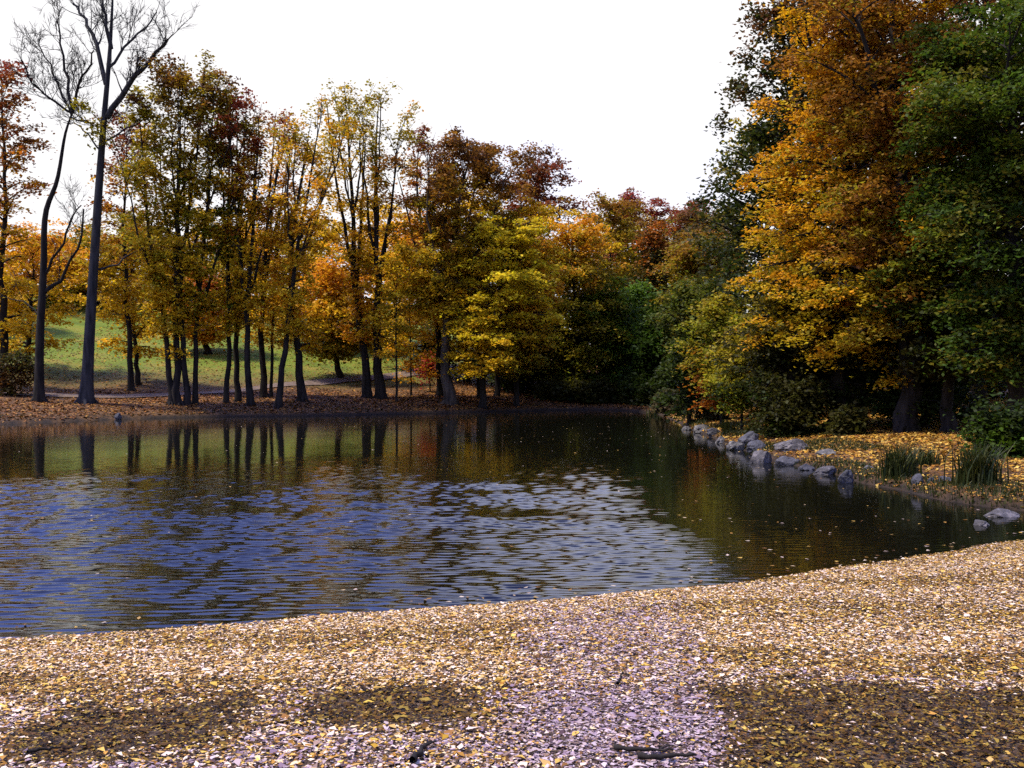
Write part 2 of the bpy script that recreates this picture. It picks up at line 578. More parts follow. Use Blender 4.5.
def tree(name, label, path, r0, cr, z0, cols, nb=26, nc=5, nl=34, leaf=0.2, rc=0.5, e0=(5, 55), droop=30, prof=prof_round,
         bark=None, group=None, cat='tree', flat=0.22, top_thin=0.0, spread=0.3, loc=None, bsides=5, tilt=0.55, jit=0.14,
         asym=None, twigs=1, tsides=9, forks=0):
    """path: trunk line in world coordinates, first point at the ground"""
    path = np.array(path, float)
    base = path[0].copy()
    base[2] = gz(base[0], base[1])
    path[0] = base
    root = thing(name, label, cat, tuple(base), group)
    n = 16
    T = curve_pts(path, n) - base
    T[1:-1, :2] += rng.normal(0, r0 * 0.25, (n - 2, 2))
    H = T[-1, 2]
    tt = T[:, 2] / H
    rad = r0 * (1 - tt) ** 0.95 * 0.92 + 0.010 + 0.45 * r0 * np.exp(-T[:, 2] / (r0 * 2.2))
    T[0, 2] -= 0.25
    lines = [(T, rad, tsides)]
    leaders = [(T, rad)]
    fa = rng.uniform(0, 6.28)
    for k in range(forks):                                  # steep limbs that leave the trunk and climb beside it
        fa += 6.28 / max(forks, 1) + rng.normal(0, 0.4)
        zf = H * rng.uniform(0.26, 0.55)
        i0 = int(np.searchsorted(T[:, 2], zf))
        p0 = T[i0]
        top = H * rng.uniform(0.78, 1.0)
        tp = np.array([np.interp(top, T[:, 2], T[:, q]) for q in range(3)])
        out = np.array([math.cos(fa), math.sin(fa), 0]) * cr * rng.uniform(0.35, 0.75)
        mid = p0 + (tp - p0) * 0.45 + out * rng.uniform(0.5, 0.75)
        LP = curve_pts([p0, mid, tp + out], 10)
        LP[1:-1] += rng.normal(0, 0.06, (8, 3))
        lr = rad[i0] * rng.uniform(0.5, 0.75) * (1 - np.linspace(0, 1, 10)) ** 0.8 + 0.012
        lines.append((LP, lr, 6))
        leaders.append((LP, lr))
    # root flare buttresses
    for k in range(4):
        a = rng.uniform(0, 6.28)
        dv = np.array([math.cos(a), math.sin(a), 0])
        lines.append((np.array([[0, 0, r0 * 1.6], dv * r0 * 1.1 + [0, 0, r0 * 0.5], dv * r0 * 2.0 + [0, 0, -0.1]]),
                      np.array([r0 * 0.55, r0 * 0.42, r0 * 0.18]), 5))
    v, qd = tubes_mesh(lines)
    mesh_from('trunk', v, qd, bark or M_BARK, root, smooth=True)
    bl = []
    cen, colr, sz = [], [], []
    az = rng.uniform(0, 6.28)
    zb = z0 - base[2]
    for i in range(nb):
        u = (i + rng.uniform(0, 1)) / nb
        zt = zb + (H - zb) * u
        zs = zb * 0.75 + (H * 0.95 - zb * 0.75) * u   # leave the trunk lower than the foliage
        ld, lrad = leaders[0]
        if forks and rng.uniform() < 0.75:
            c_ = [q for q in leaders[1:] if q[0][0, 2] < zs < q[0][-1, 2]]
            if c_:
                ld, lrad = c_[rng.integers(0, len(c_))]
        s = np.array([np.interp(zs, ld[:, 2], ld[:, k]) for k in range(3)])
        az += 2.4 + rng.normal(0, 0.5)
        L = cr * max(float(prof(np.array(u))), 0.26) * rng.uniform(0.55, 1.15)
        if forks:
            L *= 0.72
        if asym is not None:
            L *= 1 + asym[1] * math.cos(az - asym[0])
        e = R(e0[0] + (e0[1] - e0[0]) * u + rng.normal(0, 8))
        m = 7
        ss = np.linspace(0, 1, m)
        eb = e + R(12) - R(droop) * ss ** 1.3
        step = L / (m - 1) / max(math.cos(e), 0.45)
        hd = np.array([math.cos(az), math.sin(az)])
        pts = [s]
        wob = rng.normal(0, 0.12, m)
        for j in range(1, m):
            aj = az + wob[j]
            pts.append(pts[-1] + step * np.array([math.cos(eb[j]) * math.cos(aj), math.cos(eb[j]) * math.sin(aj), math.sin(eb[j])]))
        pts = np.array(pts)
        rb = np.interp(zs, ld[:, 2], lrad) * rng.uniform(0.3, 0.5)
        rb = min(max(rb, 0.018), 0.1)
        bl.append((pts, rb * (1 - ss) ** 0.8 + 0.006, bsides))
        side = np.array([-hd[1], hd[0], 0])
        dens = 1 - top_thin * u
        nck = max(2, int(round(nc * (0.25 + L / cr) + rng.uniform(-0.5, 0.8))))
        for c in range(nck):
            sp = rng.uniform(0.3, 1.02)
            pc = np.array([np.interp(sp, ss, pts[:, k]) for k in range(3)])
            lat = rng.normal(0, spread) * L * 0.8 * min(1, 1.5 - sp)
            cc = pc + side * lat + np.array([0, 0, -0.12 * abs(lat) + rng.normal(0, 0.12)])
            if twigs and abs(lat) > 0.15:
                q0 = np.array([np.interp(max(sp - 0.18, 0.05), ss, pts[:, k]) for k in range(3)])
                bl.append((np.array([q0, (q0 + cc) / 2 + [0, 0, 0.05], cc]), np.array([0.016, 0.011, 0.005]), 3))
            k_ = max(3, int(nl * dens * rng.uniform(0.6, 1.3)))
            rr = rc * rng.uniform(0.7, 1.3)
            g = rng.normal(0, 1, (k_, 3)) * [rr * 0.6, rr * 0.6, rr * flat]
            g[:, 2] -= 0.25 * (g[:, 0] ** 2 + g[:, 1] ** 2) / rr
            cen.append(cc + g)
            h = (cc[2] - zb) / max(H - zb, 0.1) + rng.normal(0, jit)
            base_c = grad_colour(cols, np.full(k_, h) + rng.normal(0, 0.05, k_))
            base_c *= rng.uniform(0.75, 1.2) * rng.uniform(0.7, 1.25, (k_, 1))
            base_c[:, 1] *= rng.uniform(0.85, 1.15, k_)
            colr.append(base_c)
            sz.append(leaf * rng.uniform(0.65, 1.25, k_))
    v, qd = tubes_mesh(bl)
    mesh_from('branches', v, qd, bark or M_BARK, root, smooth=True)
    cen = np.concatenate(cen)
    cen[:, 2] = np.maximum(cen[:, 2], 0.05)
    colr = np.concatenate(colr)
    sz = np.concatenate(sz)
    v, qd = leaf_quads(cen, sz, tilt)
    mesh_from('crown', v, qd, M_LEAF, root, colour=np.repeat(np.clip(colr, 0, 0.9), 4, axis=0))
    return root


def pxpath(Y, pts, dy=0.0):
    return [(wx(a, Y + dy * i), Y + dy * i, wz(b, Y + dy * i)) for i, (a, b) in enumerate(pts)]


GL = 'trees on the far bank'
# --- slim maples along the far bank: label, Y, pixel path of the trunk, r0, crown radius, crown bottom row, colours, extra
far_bank = [
    ('olive maple with a trunk bowed to the left, leftmost of the five stem clump', 53.5, [(171, 405), (167, 345), (160, 290), (150, 230), (140, 92)], 0.17, 2.3, 345, [GOLD, GOLD, YGRN, OLIV], dict(nb=26)),
    ('tall olive green maple with a brown top, rising straight from the five stem clump', 54, [(179, 405), (177, 330), (176, 250), (180, 150), (186, 56)], 0.2, 2.6, 300, [GOLD, YGRN, GOLD, OLIV, RUST], dict(nb=44)),
    ('olive maple with a dark brown crown top, middle stem of the five stem clump', 54.6, [(186, 405), (184, 345), (180, 290), (192, 190), (206, 62)], 0.17, 2.4, 290, [GOLD, GOLD, OLIV, BRWN], dict(nb=38)),
    ('green leaved maple with a trunk curving right, at the right of the five stem clump', 53.6, [(195, 404), (196, 340), (202, 260), (212, 170), (222, 82)], 0.15, 2.0, 300, [GOLD, GREN, OLIV, RUST], dict(nb=26)),
    ('thin golden maple beside the five stem clump with an open dark red top', 54.2, [(226, 403), (229, 330), (228, 220), (232, 92)], 0.15, 1.7, 310, [GOLD, GREN, RUST, REDD], dict(nb=26, top_thin=0.5)),
    ('straight dark maple with a maroon top and a green tuft at mid height', 54.6, [(238, 402), (237, 330), (241, 220), (247, 88)], 0.17, 1.9, 300, [YGRN, GOLD, RUST, REDD, REDD], dict(nb=30, top_thin=0.35)),
    ('maroon topped maple with a slight left bend, right of the green tufted straight one', 53.4, [(251, 405), (247, 330), (253, 230), (262, 105)], 0.19, 2.0, 300, [GOLD, GOLD, DORG, REDD], dict(nb=28, top_thin=0.5)),
    ('gold maple with bare upright twigs at its tip, left of the leaning trunk', 54.8, [(264, 398), (262, 330), (266, 230), (277, 112)], 0.2, 2.0, 320, [GOLD, GOLD, ORNG, RUST], dict(nb=28, top_thin=0.6)),
    ('thinnest golden maple stem, squeezed in just left of the leaning trunk', 55.6, [(271, 397), (273, 320), (280, 220), (290, 140)], 0.1, 1.5, 320, [GOLD, ORNG, RUST], dict(nb=18, top_thin=0.4)),
    ('golden maple whose trunk leans strongly to the right over its neighbours', 53.2, [(278, 408), (284, 355), (294, 275), (308, 190), (322, 96)], 0.18, 2.2, 310, [GOLD, GOLD, ORNG, OLIV], dict(nb=30, top_thin=0.5)),
    ('gold maple with a flared base and a left leaning trunk, right of the leaning pair', 54.2, [(303, 401), (297, 345), (290, 290), (298, 200), (312, 120)], 0.24, 2.3, 335, [GOLD, ORNG, GOLD, OLIV], dict(nb=30, top_thin=0.35)),
    ('tall ochre maple with a gappy crown, left stem of the thick pair', 54.6, [(368, 398), (362, 345), (355, 285), (352, 190), (345, 82)], 0.27, 2.4, 325, [ORNG, GOLD, GOLD, OLIV], dict(nb=38, top_thin=0.55)),
    ('tall ochre maple with a forked base, right stem of the thick pair', 54.2, [(381, 399), (376, 335), (377, 270), (376, 170), (380, 92)], 0.3, 2.4, 320, [GOLD, GOLD, ORNG, OLIV, OLIV], dict(nb=40, top_thin=0.5)),
    ('rust and gold maple with a trunk bending left, rear stem of the pale barked pair', 56, [(441, 396), (438, 330), (428, 255), (416, 190), (424, 125)], 0.24, 2.2, 300, [GOLD, DORG, RUST, REDD], dict(nb=32, top_thin=0.2)),
    ('large maple with a pale scarred trunk base and a dense brown red top', 54.8, [(451, 404), (446, 345), (449, 285), (458, 225), (472, 138)], 0.34, 3.6, 285, [GOLD, OLIV, RUST, RUST, BRWN], dict(Y=58.8, nb=104, nl=80, bark=M_PALEBARK, e0=(0, 48), forks=4)),
    ('bright lemon yellow maple with low drooping boughs over the bare bank', 55, [(482, 401), (490, 330), (503, 275), (510, 228)], 0.2, 3.2, 356, [GOLD, LIME, LIME, LIME], dict(Y=58.6, nb=80, nl=60, prof=prof_round, droop=42, flat=0.16, e0=(0, 45), forks=0)),
    ('deep gold maple half behind the lemon yellow one, with low hanging sprays', 56.5, [(516, 400), (518, 330), (524, 280), (522, 232)], 0.16, 2.5, 355, [OLIV, GOLD, ORNG, GOLD], dict(Y=60.5, nb=60, nl=56, droop=42, prof=prof_round, flat=0.16, forks=0)),
]
def foot_depth(px, py, lo=40.0, hi=80.0):
    ys = np.linspace(lo, hi, 400)
    xs = (px - 512) / F * ys
    rows = HOR + (EYE - ground(xs, ys)) / ys * F
    ok = (shore_dist(xs, ys) > 0.9) & (rows <= py)
    return float(ys[np.argmax(ok)]) if ok.any() else hi


for (lab, Y, pts, r0, cr, row, cols, kw) in far_bank:
    Y = kw.pop('Y', None) or foot_depth(*pts[0])
    args = dict(nc=6, nl=50, leaf=0.175, rc=0.46, flat=0.32, prof=prof_bank, jit=0.2, forks=int(rng.integers(2, 5)), e0=(0, 70))
    args.update(kw)
    args['nb'] = int(args['nb'] * 1.15)
    cr *= 1.1
    tree('maple_tree', lab, pxpath(Y, pts), r0, cr, wz(row, Y), cols, group=GL, **args)

# young trees and thin stems on the bank
tree('sapling', 'slender young maple with soft orange yellow sprays on the bare bank', pxpath(foot_depth(411, 396), [(411, 396), (410, 320), (408, 245)]), 0.06, 1.9,
     wz(375, 54.5), [ORNG, GOLD, GOLD], nb=26, nc=5, nl=34, leaf=0.17, rc=0.5, droop=35)
tree('sapling', 'thin young beech with sparse gold leaves just behind the thick pair', pxpath(58, [(397, 388), (396, 330), (398, 262)]), 0.07, 1.6,
     wz(350, 58), [GOLD, OLIV, GOLD], nb=20, nc=4, nl=30, leaf=0.19)
tree('shrub', 'small scarlet bush at the foot of the meadow beside the path', pxpath(66, [(430, 378), (430, 358)]), 0.04, 0.6,
     wz(374, 64), [CRIM, (0.4, 0.06, 0.02)], nb=14, nc=4, nl=26, leaf=0.17, cat='shrub')
tree('maple_tree', 'dark thin maple stem in the shade right of the pale barked tree', pxpath(63.5, [(479, 388), (478, 330), (476, 250)]), 0.14, 1.8,
     wz(320, 58), [DOLV, OLIV, GOLD], nb=20, group=GL)
tree('maple_tree', 'shaded olive maple stem deep behind the lemon yellow maple', pxpath(65, [(497, 388), (498, 330), (500, 240)]), 0.17, 2.2,
     wz(330, 60), [DOLV, OLIV, RUST], nb=24, group=GL)

# --- left edge of the picture
tree('maple_tree', 'red topped maple with orange middle boughs at the left edge of the bank', pxpath(57, [(2, 388), (3, 300), (6, 180), (2, 60)]), 0.25, 2.5,
     wz(330, 57), [GOLD, GOLD, DORG, RUST, REDD], nb=46, nc=6, nl=36, leaf=0.2, rc=0.55, flat=0.18, group=GL)
tree('maple_tree', 'yellow maple with low wide boughs behind the two bare trees', pxpath(64, [(28, 384), (30, 330), (36, 240)]), 0.2, 3.4,
     wz(350, 64), [GOLD, GOLD, ORNG], nb=40, nc=6, nl=34, leaf=0.22, rc=0.6, flat=0.17, group=GL)
tree('maple_tree', 'golden maple whose low boughs hang in front of the green meadow', pxpath(62, [(138, 386), (134, 320), (130, 230)]), 0.16, 3.2,
     wz(345, 62), [GOLD, GOLD, OLIV], nb=34, nc=6, nl=34, leaf=0.22, rc=0.6, flat=0.17, group=GL)
tree('maple_tree', 'maroon and gold maple showing between the thick bare trunk and the five stem clump', pxpath(59, [(132, 396), (128, 330), (124, 230), (128, 112)]), 0.18, 2.3,
     wz(300, 59), [GOLD, GOLD, DORG, BRWN, REDD], nb=38, nc=6, nl=46, leaf=0.19, rc=0.55, prof=prof_bank, top_thin=0.4, group=GL)
tree('shrub', 'dark leafless looking thicket at the left edge under the red topped maple', pxpath(53, [(12, 394), (12, 362)]), 0.05, 1.3,
     wz(392, 53), [DOLV, BRWN, DOLV], nb=26, nc=4, nl=26, leaf=0.17, cat='shrub')

# --- trees up the slope behind the bank row
hill = [
    (-20, 78, 270, 3.6, 340, [GOLD, ORNG, DORG], 'orange maple on the slope seen past the left edge tree'),
    (62, 92, 268, 4.0, 312, [OLIV, GOLD, ORNG], 'ochre tree at the meadow top between the two bare trunks'),
    (105, 98, 255, 4.2, 310, [GOLD, GOLD, OLIV], 'gold tree at the meadow top right of the thicker bare trunk'),
    (160, 100, 250, 4.4, 318, [OLIV, GOLD, RUST], 'rusty gold tree on the hill crest behind the five stem clump'),
    (208, 76, 288, 1.9, 332, [ORNG, ORNG, DORG], 'small orange maple in the meadow behind the five stem clump'),
    (215, 96, 240, 4.0, 320, [GOLD, OLIV, GOLD], 'olive gold tree on the hill behind the maroon topped maples'),
    (262, 100, 245, 4.4, 325, [GOLD, ORNG, RUST], 'russet gold tree on the hill behind the leaning trunk'),
    (318, 84, 232, 3.8, 330, [GOLD, OLIV, GOLD], 'wide gold tree on the slope between the leaning trunk and the thick pair'),
    (340, 70, 285, 2.7, 346, [OLIV, GOLD, ORNG], 'low spreading gold maple hanging over the path left of the thick pair'),
    (385, 88, 225, 4.0, 345, [GOLD, ORNG, GOLD], 'broad orange gold tree on the slope directly behind the thick pair'),
    (425, 78, 230, 3.6, 352, [GOLD, GOLD, ORNG], 'gold tree above the path between the sapling and the pale barked tree'),
    (468, 74, 200, 3.6, 360, [DOLV, OLIV, GOLD], 'olive tree in the wood edge behind the pale barked maple'),
]
for px, Y, top, cr, row, cols, lab in hill:
    X = wx(px, Y)
    tree('maple_tree', lab, [(X, Y, 0), (X + rng.normal(0, 0.4), Y, wz((top + 376) / 2, Y)), (X, Y, wz(top, Y))], 0.22, cr * 1.2, max(wz(row, Y), gz(X, Y) + 0.8), cols,
         nb=44, nc=7, nl=56, leaf=0.26, rc=0.8, flat=0.2, twigs=0, group='trees on the slope behind the bank')

# --- wood at the far end of the pond
wood = [
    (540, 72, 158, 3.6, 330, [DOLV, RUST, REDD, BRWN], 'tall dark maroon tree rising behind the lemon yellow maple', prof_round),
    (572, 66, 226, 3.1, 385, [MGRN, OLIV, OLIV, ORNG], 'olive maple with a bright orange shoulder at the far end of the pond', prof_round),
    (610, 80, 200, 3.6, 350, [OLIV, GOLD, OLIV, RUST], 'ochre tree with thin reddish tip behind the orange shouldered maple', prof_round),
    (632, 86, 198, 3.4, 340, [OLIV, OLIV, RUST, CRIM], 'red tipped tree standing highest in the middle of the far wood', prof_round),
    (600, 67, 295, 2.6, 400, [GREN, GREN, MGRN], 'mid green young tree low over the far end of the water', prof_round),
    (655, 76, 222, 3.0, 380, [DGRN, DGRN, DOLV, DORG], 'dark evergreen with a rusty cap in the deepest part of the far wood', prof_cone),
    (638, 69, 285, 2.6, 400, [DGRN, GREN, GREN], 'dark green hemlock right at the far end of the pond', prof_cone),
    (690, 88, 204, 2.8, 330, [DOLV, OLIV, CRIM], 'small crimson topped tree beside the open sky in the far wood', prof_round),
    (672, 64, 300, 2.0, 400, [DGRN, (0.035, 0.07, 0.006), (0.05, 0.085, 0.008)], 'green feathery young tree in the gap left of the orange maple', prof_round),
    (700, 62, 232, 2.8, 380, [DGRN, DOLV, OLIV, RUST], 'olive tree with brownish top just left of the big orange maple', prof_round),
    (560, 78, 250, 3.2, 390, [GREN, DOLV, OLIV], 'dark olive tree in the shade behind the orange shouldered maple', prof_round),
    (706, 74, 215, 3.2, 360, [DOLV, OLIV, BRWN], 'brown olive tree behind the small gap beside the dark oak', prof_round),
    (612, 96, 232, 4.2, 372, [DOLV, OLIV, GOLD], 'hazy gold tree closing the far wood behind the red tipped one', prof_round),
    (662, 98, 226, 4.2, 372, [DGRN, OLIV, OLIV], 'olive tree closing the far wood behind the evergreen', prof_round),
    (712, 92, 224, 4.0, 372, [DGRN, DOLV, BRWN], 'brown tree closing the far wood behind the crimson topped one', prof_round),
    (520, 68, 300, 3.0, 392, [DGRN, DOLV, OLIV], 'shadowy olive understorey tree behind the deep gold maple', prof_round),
]
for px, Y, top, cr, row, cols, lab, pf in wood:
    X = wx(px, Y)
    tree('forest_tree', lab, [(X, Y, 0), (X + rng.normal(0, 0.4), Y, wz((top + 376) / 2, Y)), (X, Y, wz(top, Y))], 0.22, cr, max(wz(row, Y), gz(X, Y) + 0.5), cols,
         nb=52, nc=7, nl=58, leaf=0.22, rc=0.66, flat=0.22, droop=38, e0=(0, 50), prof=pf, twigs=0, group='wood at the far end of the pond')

# --- the big trees on the right
right = [
    ('oak_tree', 'tall dark green oak outlined against the sky left of the orange maple', 42, [(790, 405), (786, 250), (794, -16)], 0.35, 5.3, 330,
     [DGRN, DOLV, DGRN, DOLV, BRWN], dict(nb=110, nc=8, nl=50, leaf=0.19, rc=0.5, flat=0.5, droop=15, e0=(0, 40), prof=prof_oak)),
    ('maple_tree', 'big orange maple with tiered boughs reaching over the pond', 31, [(838, 425), (846, 330), (848, 200), (850, -110)], 0.3, 5.6, 322,
     [(0.40, 0.28, 0.010), (0.56, 0.31, 0.010), (0.62, 0.29, 0.009), (0.57, 0.26, 0.008), (0.64, 0.37, 0.010)], dict(jit=0.3, forks=3, nb=170, nc=10, nl=76, leaf=0.12, rc=0.40, flat=0.2, droop=34, e0=(-4, 48), tilt=0.45, prof=prof_cone)),
    ('maple_tree', 'brownish orange maple between the orange maple and the green ash', 28.5, [(908, 425), (905, 300), (895, 100), (888, -90)], 0.3, 3.9, 300,
     [OLIV, RUST, RUST, (0.26, 0.10, 0.012), RUST], dict(jit=0.3, forks=3, nb=110, nc=9, nl=70, leaf=0.12, rc=0.40, flat=0.25, droop=30, e0=(0, 50), tilt=0.5)),
    ('ash_tree', 'tall green ash filling the right edge of the picture', 25, [(1020, 425), (1015, 300), (1008, 100), (1005, -10)], 0.26, 3.1, 350,
     [(0.035, 0.065, 0.006), (0.05, 0.085, 0.007), (0.15, 0.12, 0.010), (0.055, 0.095, 0.007), (0.10, 0.12, 0.008), (0.05, 0.085, 0.007)], dict(jit=0.4, forks=3, nb=125, nc=9, nl=80, leaf=0.115, rc=0.46, flat=0.25, droop=45, e0=(0, 45), asym=(R(200), 0.1))),
    ('maple_tree', 'half green maple with orange tipped boughs in front of the ash', 27.5, [(950, 425), (948, 320), (942, 215)], 0.18, 2.0, 350,
     [DOLV, DGRN, MGRN, ORNG], dict(nb=60, nc=8, nl=54, leaf=0.12, rc=0.4, flat=0.17, droop=32)),
    ('hemlock_tree', 'dark olive hemlock in the shade under the orange maple', 31.5, [(790, 420), (790, 350), (790, 285)], 0.15, 2.6, 395,
     [DGRN, DOLV, DOLV, OLIV], dict(nb=60, nc=8, nl=48, leaf=0.12, rc=0.42, flat=0.13, droop=30, prof=prof_cone)),
    ('hemlock_tree', 'dark hemlock with flat boughs over the black hollow beside the path', 32, [(862, 418), (862, 330), (860, 262)], 0.15, 2.4, 385,
     [DGRN, DGRN, DOLV], dict(nb=50, nc=8, nl=48, leaf=0.12, rc=0.42, flat=0.13, droop=30, prof=prof_cone)),
    ('hemlock_tree', 'low shaded hemlock between the black hollow and the leafy green bush', 29.5, [(925, 424), (925, 380), (924, 318)], 0.12, 2.2, 412,
     [DGRN, DGRN, DOLV], dict(nb=50, nc=8, nl=48, leaf=0.12, rc=0.42, flat=0.16, droop=35, prof=prof_cone)),
    ('sapling', 'yellow green sapling at the water edge left of the hemlocks', 41, [(690, 412), (690, 350), (688, 285)], 0.08, 1.4, 400,
     [DGRN, (0.05, 0.07, 0.008), (0.10, 0.11, 0.010)], dict(nb=34, nc=6, nl=40, leaf=0.15, rc=0.42, flat=0.2, droop=40)),
    ('sapling', 'young maple with rusty orange lower leaves beside the orange maple', 37, [(722, 408), (720, 370), (716, 300)], 0.07, 1.5, 395,
     [DORG, OLIV, MGRN, OLIV], dict(nb=34, nc=6, nl=40, leaf=0.14, rc=0.4, flat=0.16, droop=40)),
    ('sapling', 'yellow leaved sapling low in front of the dark hemlock', 33, [(742, 414), (742, 390), (740, 345)], 0.05, 1.2, 402,
     [MGRN, YGRN, OLIV], dict(nb=26, nc=6, nl=36, leaf=0.13, rc=0.4, flat=0.16, droop=40)),
    ('maple_tree', 'rusty maple with a reddish top behind the ash at the upper right corner', 34, [(975, 420), (975, 250), (985, -60)], 0.25, 3.3, 200,
     [DOLV, RUST, BRWN, REDD], dict(nb=56, nc=8, nl=40, leaf=0.15, rc=0.5)),
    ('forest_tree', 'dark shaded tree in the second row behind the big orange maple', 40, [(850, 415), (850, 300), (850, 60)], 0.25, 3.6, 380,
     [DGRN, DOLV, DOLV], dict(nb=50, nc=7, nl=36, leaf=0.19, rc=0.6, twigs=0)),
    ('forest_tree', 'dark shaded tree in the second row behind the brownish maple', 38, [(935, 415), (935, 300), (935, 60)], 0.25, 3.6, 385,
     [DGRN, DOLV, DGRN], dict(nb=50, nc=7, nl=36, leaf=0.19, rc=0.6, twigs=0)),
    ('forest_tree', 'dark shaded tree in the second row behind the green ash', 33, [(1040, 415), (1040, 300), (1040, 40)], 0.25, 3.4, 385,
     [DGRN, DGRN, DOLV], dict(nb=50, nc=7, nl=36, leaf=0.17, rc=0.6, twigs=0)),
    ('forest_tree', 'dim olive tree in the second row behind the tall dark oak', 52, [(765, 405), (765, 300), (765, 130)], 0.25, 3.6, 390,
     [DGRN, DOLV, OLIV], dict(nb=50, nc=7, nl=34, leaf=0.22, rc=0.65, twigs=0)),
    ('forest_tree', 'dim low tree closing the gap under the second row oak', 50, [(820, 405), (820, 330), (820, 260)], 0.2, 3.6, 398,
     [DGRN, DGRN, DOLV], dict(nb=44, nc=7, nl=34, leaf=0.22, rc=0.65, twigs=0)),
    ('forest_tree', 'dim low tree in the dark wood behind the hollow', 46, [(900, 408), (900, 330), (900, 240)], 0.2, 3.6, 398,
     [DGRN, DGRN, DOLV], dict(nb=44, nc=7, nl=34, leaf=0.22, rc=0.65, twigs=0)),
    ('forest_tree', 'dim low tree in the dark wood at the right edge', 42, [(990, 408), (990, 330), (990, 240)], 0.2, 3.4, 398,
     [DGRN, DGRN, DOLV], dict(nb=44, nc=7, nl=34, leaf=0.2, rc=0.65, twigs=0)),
]
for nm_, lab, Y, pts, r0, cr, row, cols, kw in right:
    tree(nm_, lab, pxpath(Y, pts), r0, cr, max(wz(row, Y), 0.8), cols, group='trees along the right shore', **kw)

# --- bushes
bushes = [
    ('leafy green bush at the right edge beside the leaf covered path', 21, 1006, 426, 0.75, [DGRN, GREN, DGRN], 40),
    ('small yellowish bush in front of the black hollow', 28.5, 848, 416, 0.4, [DOLV, DOLV], 18),
    ('dark bush at the left rim of the black hollow', 30, 790, 398, 1.1, [DGRN, DOLV, DOLV], 36),
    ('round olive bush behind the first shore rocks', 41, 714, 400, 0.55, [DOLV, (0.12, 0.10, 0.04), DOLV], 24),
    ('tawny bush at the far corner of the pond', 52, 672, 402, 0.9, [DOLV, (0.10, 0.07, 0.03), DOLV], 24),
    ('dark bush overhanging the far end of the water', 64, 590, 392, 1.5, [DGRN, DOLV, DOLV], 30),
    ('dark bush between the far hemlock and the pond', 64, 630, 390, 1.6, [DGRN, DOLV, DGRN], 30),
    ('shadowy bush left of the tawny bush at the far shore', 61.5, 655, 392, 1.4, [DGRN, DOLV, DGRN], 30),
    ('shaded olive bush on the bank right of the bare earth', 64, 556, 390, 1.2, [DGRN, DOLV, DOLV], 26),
]
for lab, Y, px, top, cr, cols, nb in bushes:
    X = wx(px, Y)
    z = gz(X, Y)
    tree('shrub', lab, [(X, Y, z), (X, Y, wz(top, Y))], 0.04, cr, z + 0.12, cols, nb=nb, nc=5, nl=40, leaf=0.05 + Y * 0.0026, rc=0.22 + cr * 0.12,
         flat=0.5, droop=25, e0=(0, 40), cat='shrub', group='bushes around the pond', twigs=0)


# --- two bare trees
def bare_tree(label, path, r0, limbs, bark, twig_len, seed):
    r = np.random.default_rng(seed)
    path = np.array(path, float)
    base = path[0].copy()
    base[2] = gz(base[0], base[1])
    path[0] = base
    root = thing('bare_tree', label, 'tree', tuple(base), GL)
    n = 26
    T = curve_pts(path, n) - base
    s = np.linspace(0, 1, n)
    rad = r0 * (1 - s * 0.86) + 0.5 * r0 * np.exp(-T[:, 2] / (r0 * 2))
    T[0, 2] -= 0.3
    tl = [(T, rad, 10)]
    for k in range(5):
        a = r.uniform(0, 6.28)
        dv = np.array([math.cos(a), math.sin(a), 0])
        tl.append((np.array([[0, 0, r0 * 1.7], dv * r0 * 1.1 + [0, 0, r0 * 0.5], dv * r0 * 2.1 + [0, 0, -0.1]]), np.array([r0 * 0.55, r0 * 0.42, r0 * 0.18]), 5))
    v, q = tubes_mesh(tl)
    mesh_from('trunk', v, q, bark, root, smooth=True)
    lines = []

    def grow(p, d, L, rr, depth):
        m = 6
        pts = [p]
        dd = d / np.linalg.norm(d)
        for j in range(1, m):
            dd = dd + r.normal(0, 0.13, 3) + np.array([0, 0, 0.05])
            dd /= np.linalg.norm(dd)
            pts.append(pts[-1] + dd * L / (m - 1))
        pts = np.array(pts)
        lines.append((pts, rr * (1 - np.linspace(0, 1, m) * 0.7), 6 if depth > 1 else 4))
        if depth > 0:
            for k in range(int(r.integers(4, 7))):
                u = r.uniform(0.25, 1.0)
                q = np.array([np.interp(u, np.linspace(0, 1, m), pts[:, i]) for i in range(3)])
                nd = dd + r.normal(0, 0.55, 3) + np.array([0, 0, 0.15])
                grow(q, nd, L * r.uniform(0.35, 0.6), max(rr * (1 - 0.7 * u) * 0.5, 0.010), depth - 1)

    for pts_l, rl, dep in limbs:
        P = curve_pts(np.array(pts_l) - base, 10)
        P[1:] += r.normal(0, 0.05, (9, 3))
        lines.append((P, rl * (1 - np.linspace(0, 1, 10) * 0.62), 7))
        for k in range(int(dep * 1.9)):
            u = r.uniform(0.2, 1.0)
            q = np.array([np.interp(u, np.linspace(0, 1, 10), P[:, i]) for i in range(3)])
            d = P[-1] - P[0]
            d = d / np.linalg.norm(d) + r.normal(0, 0.6, 3) + [0, 0, 0.25]
            grow(q, d, twig_len * r.uniform(0.5, 1.1), max(rl * 0.30 * (1 - 0.5 * u), 0.018), 2)
    v, q = tubes_mesh(lines)
    mesh_from('branches', v, q, bark, root, smooth=True)
    return root


def lp(Y, pts, y2=None):
    y2 = Y if y2 is None else y2
    n = len(pts)
    return [(wx(a, Y + (y2 - Y) * i / (n - 1)), Y + (y2 - Y) * i / (n - 1), wz(b, Y + (y2 - Y) * i / (n - 1))) for i, (a, b) in enumerate(pts)]


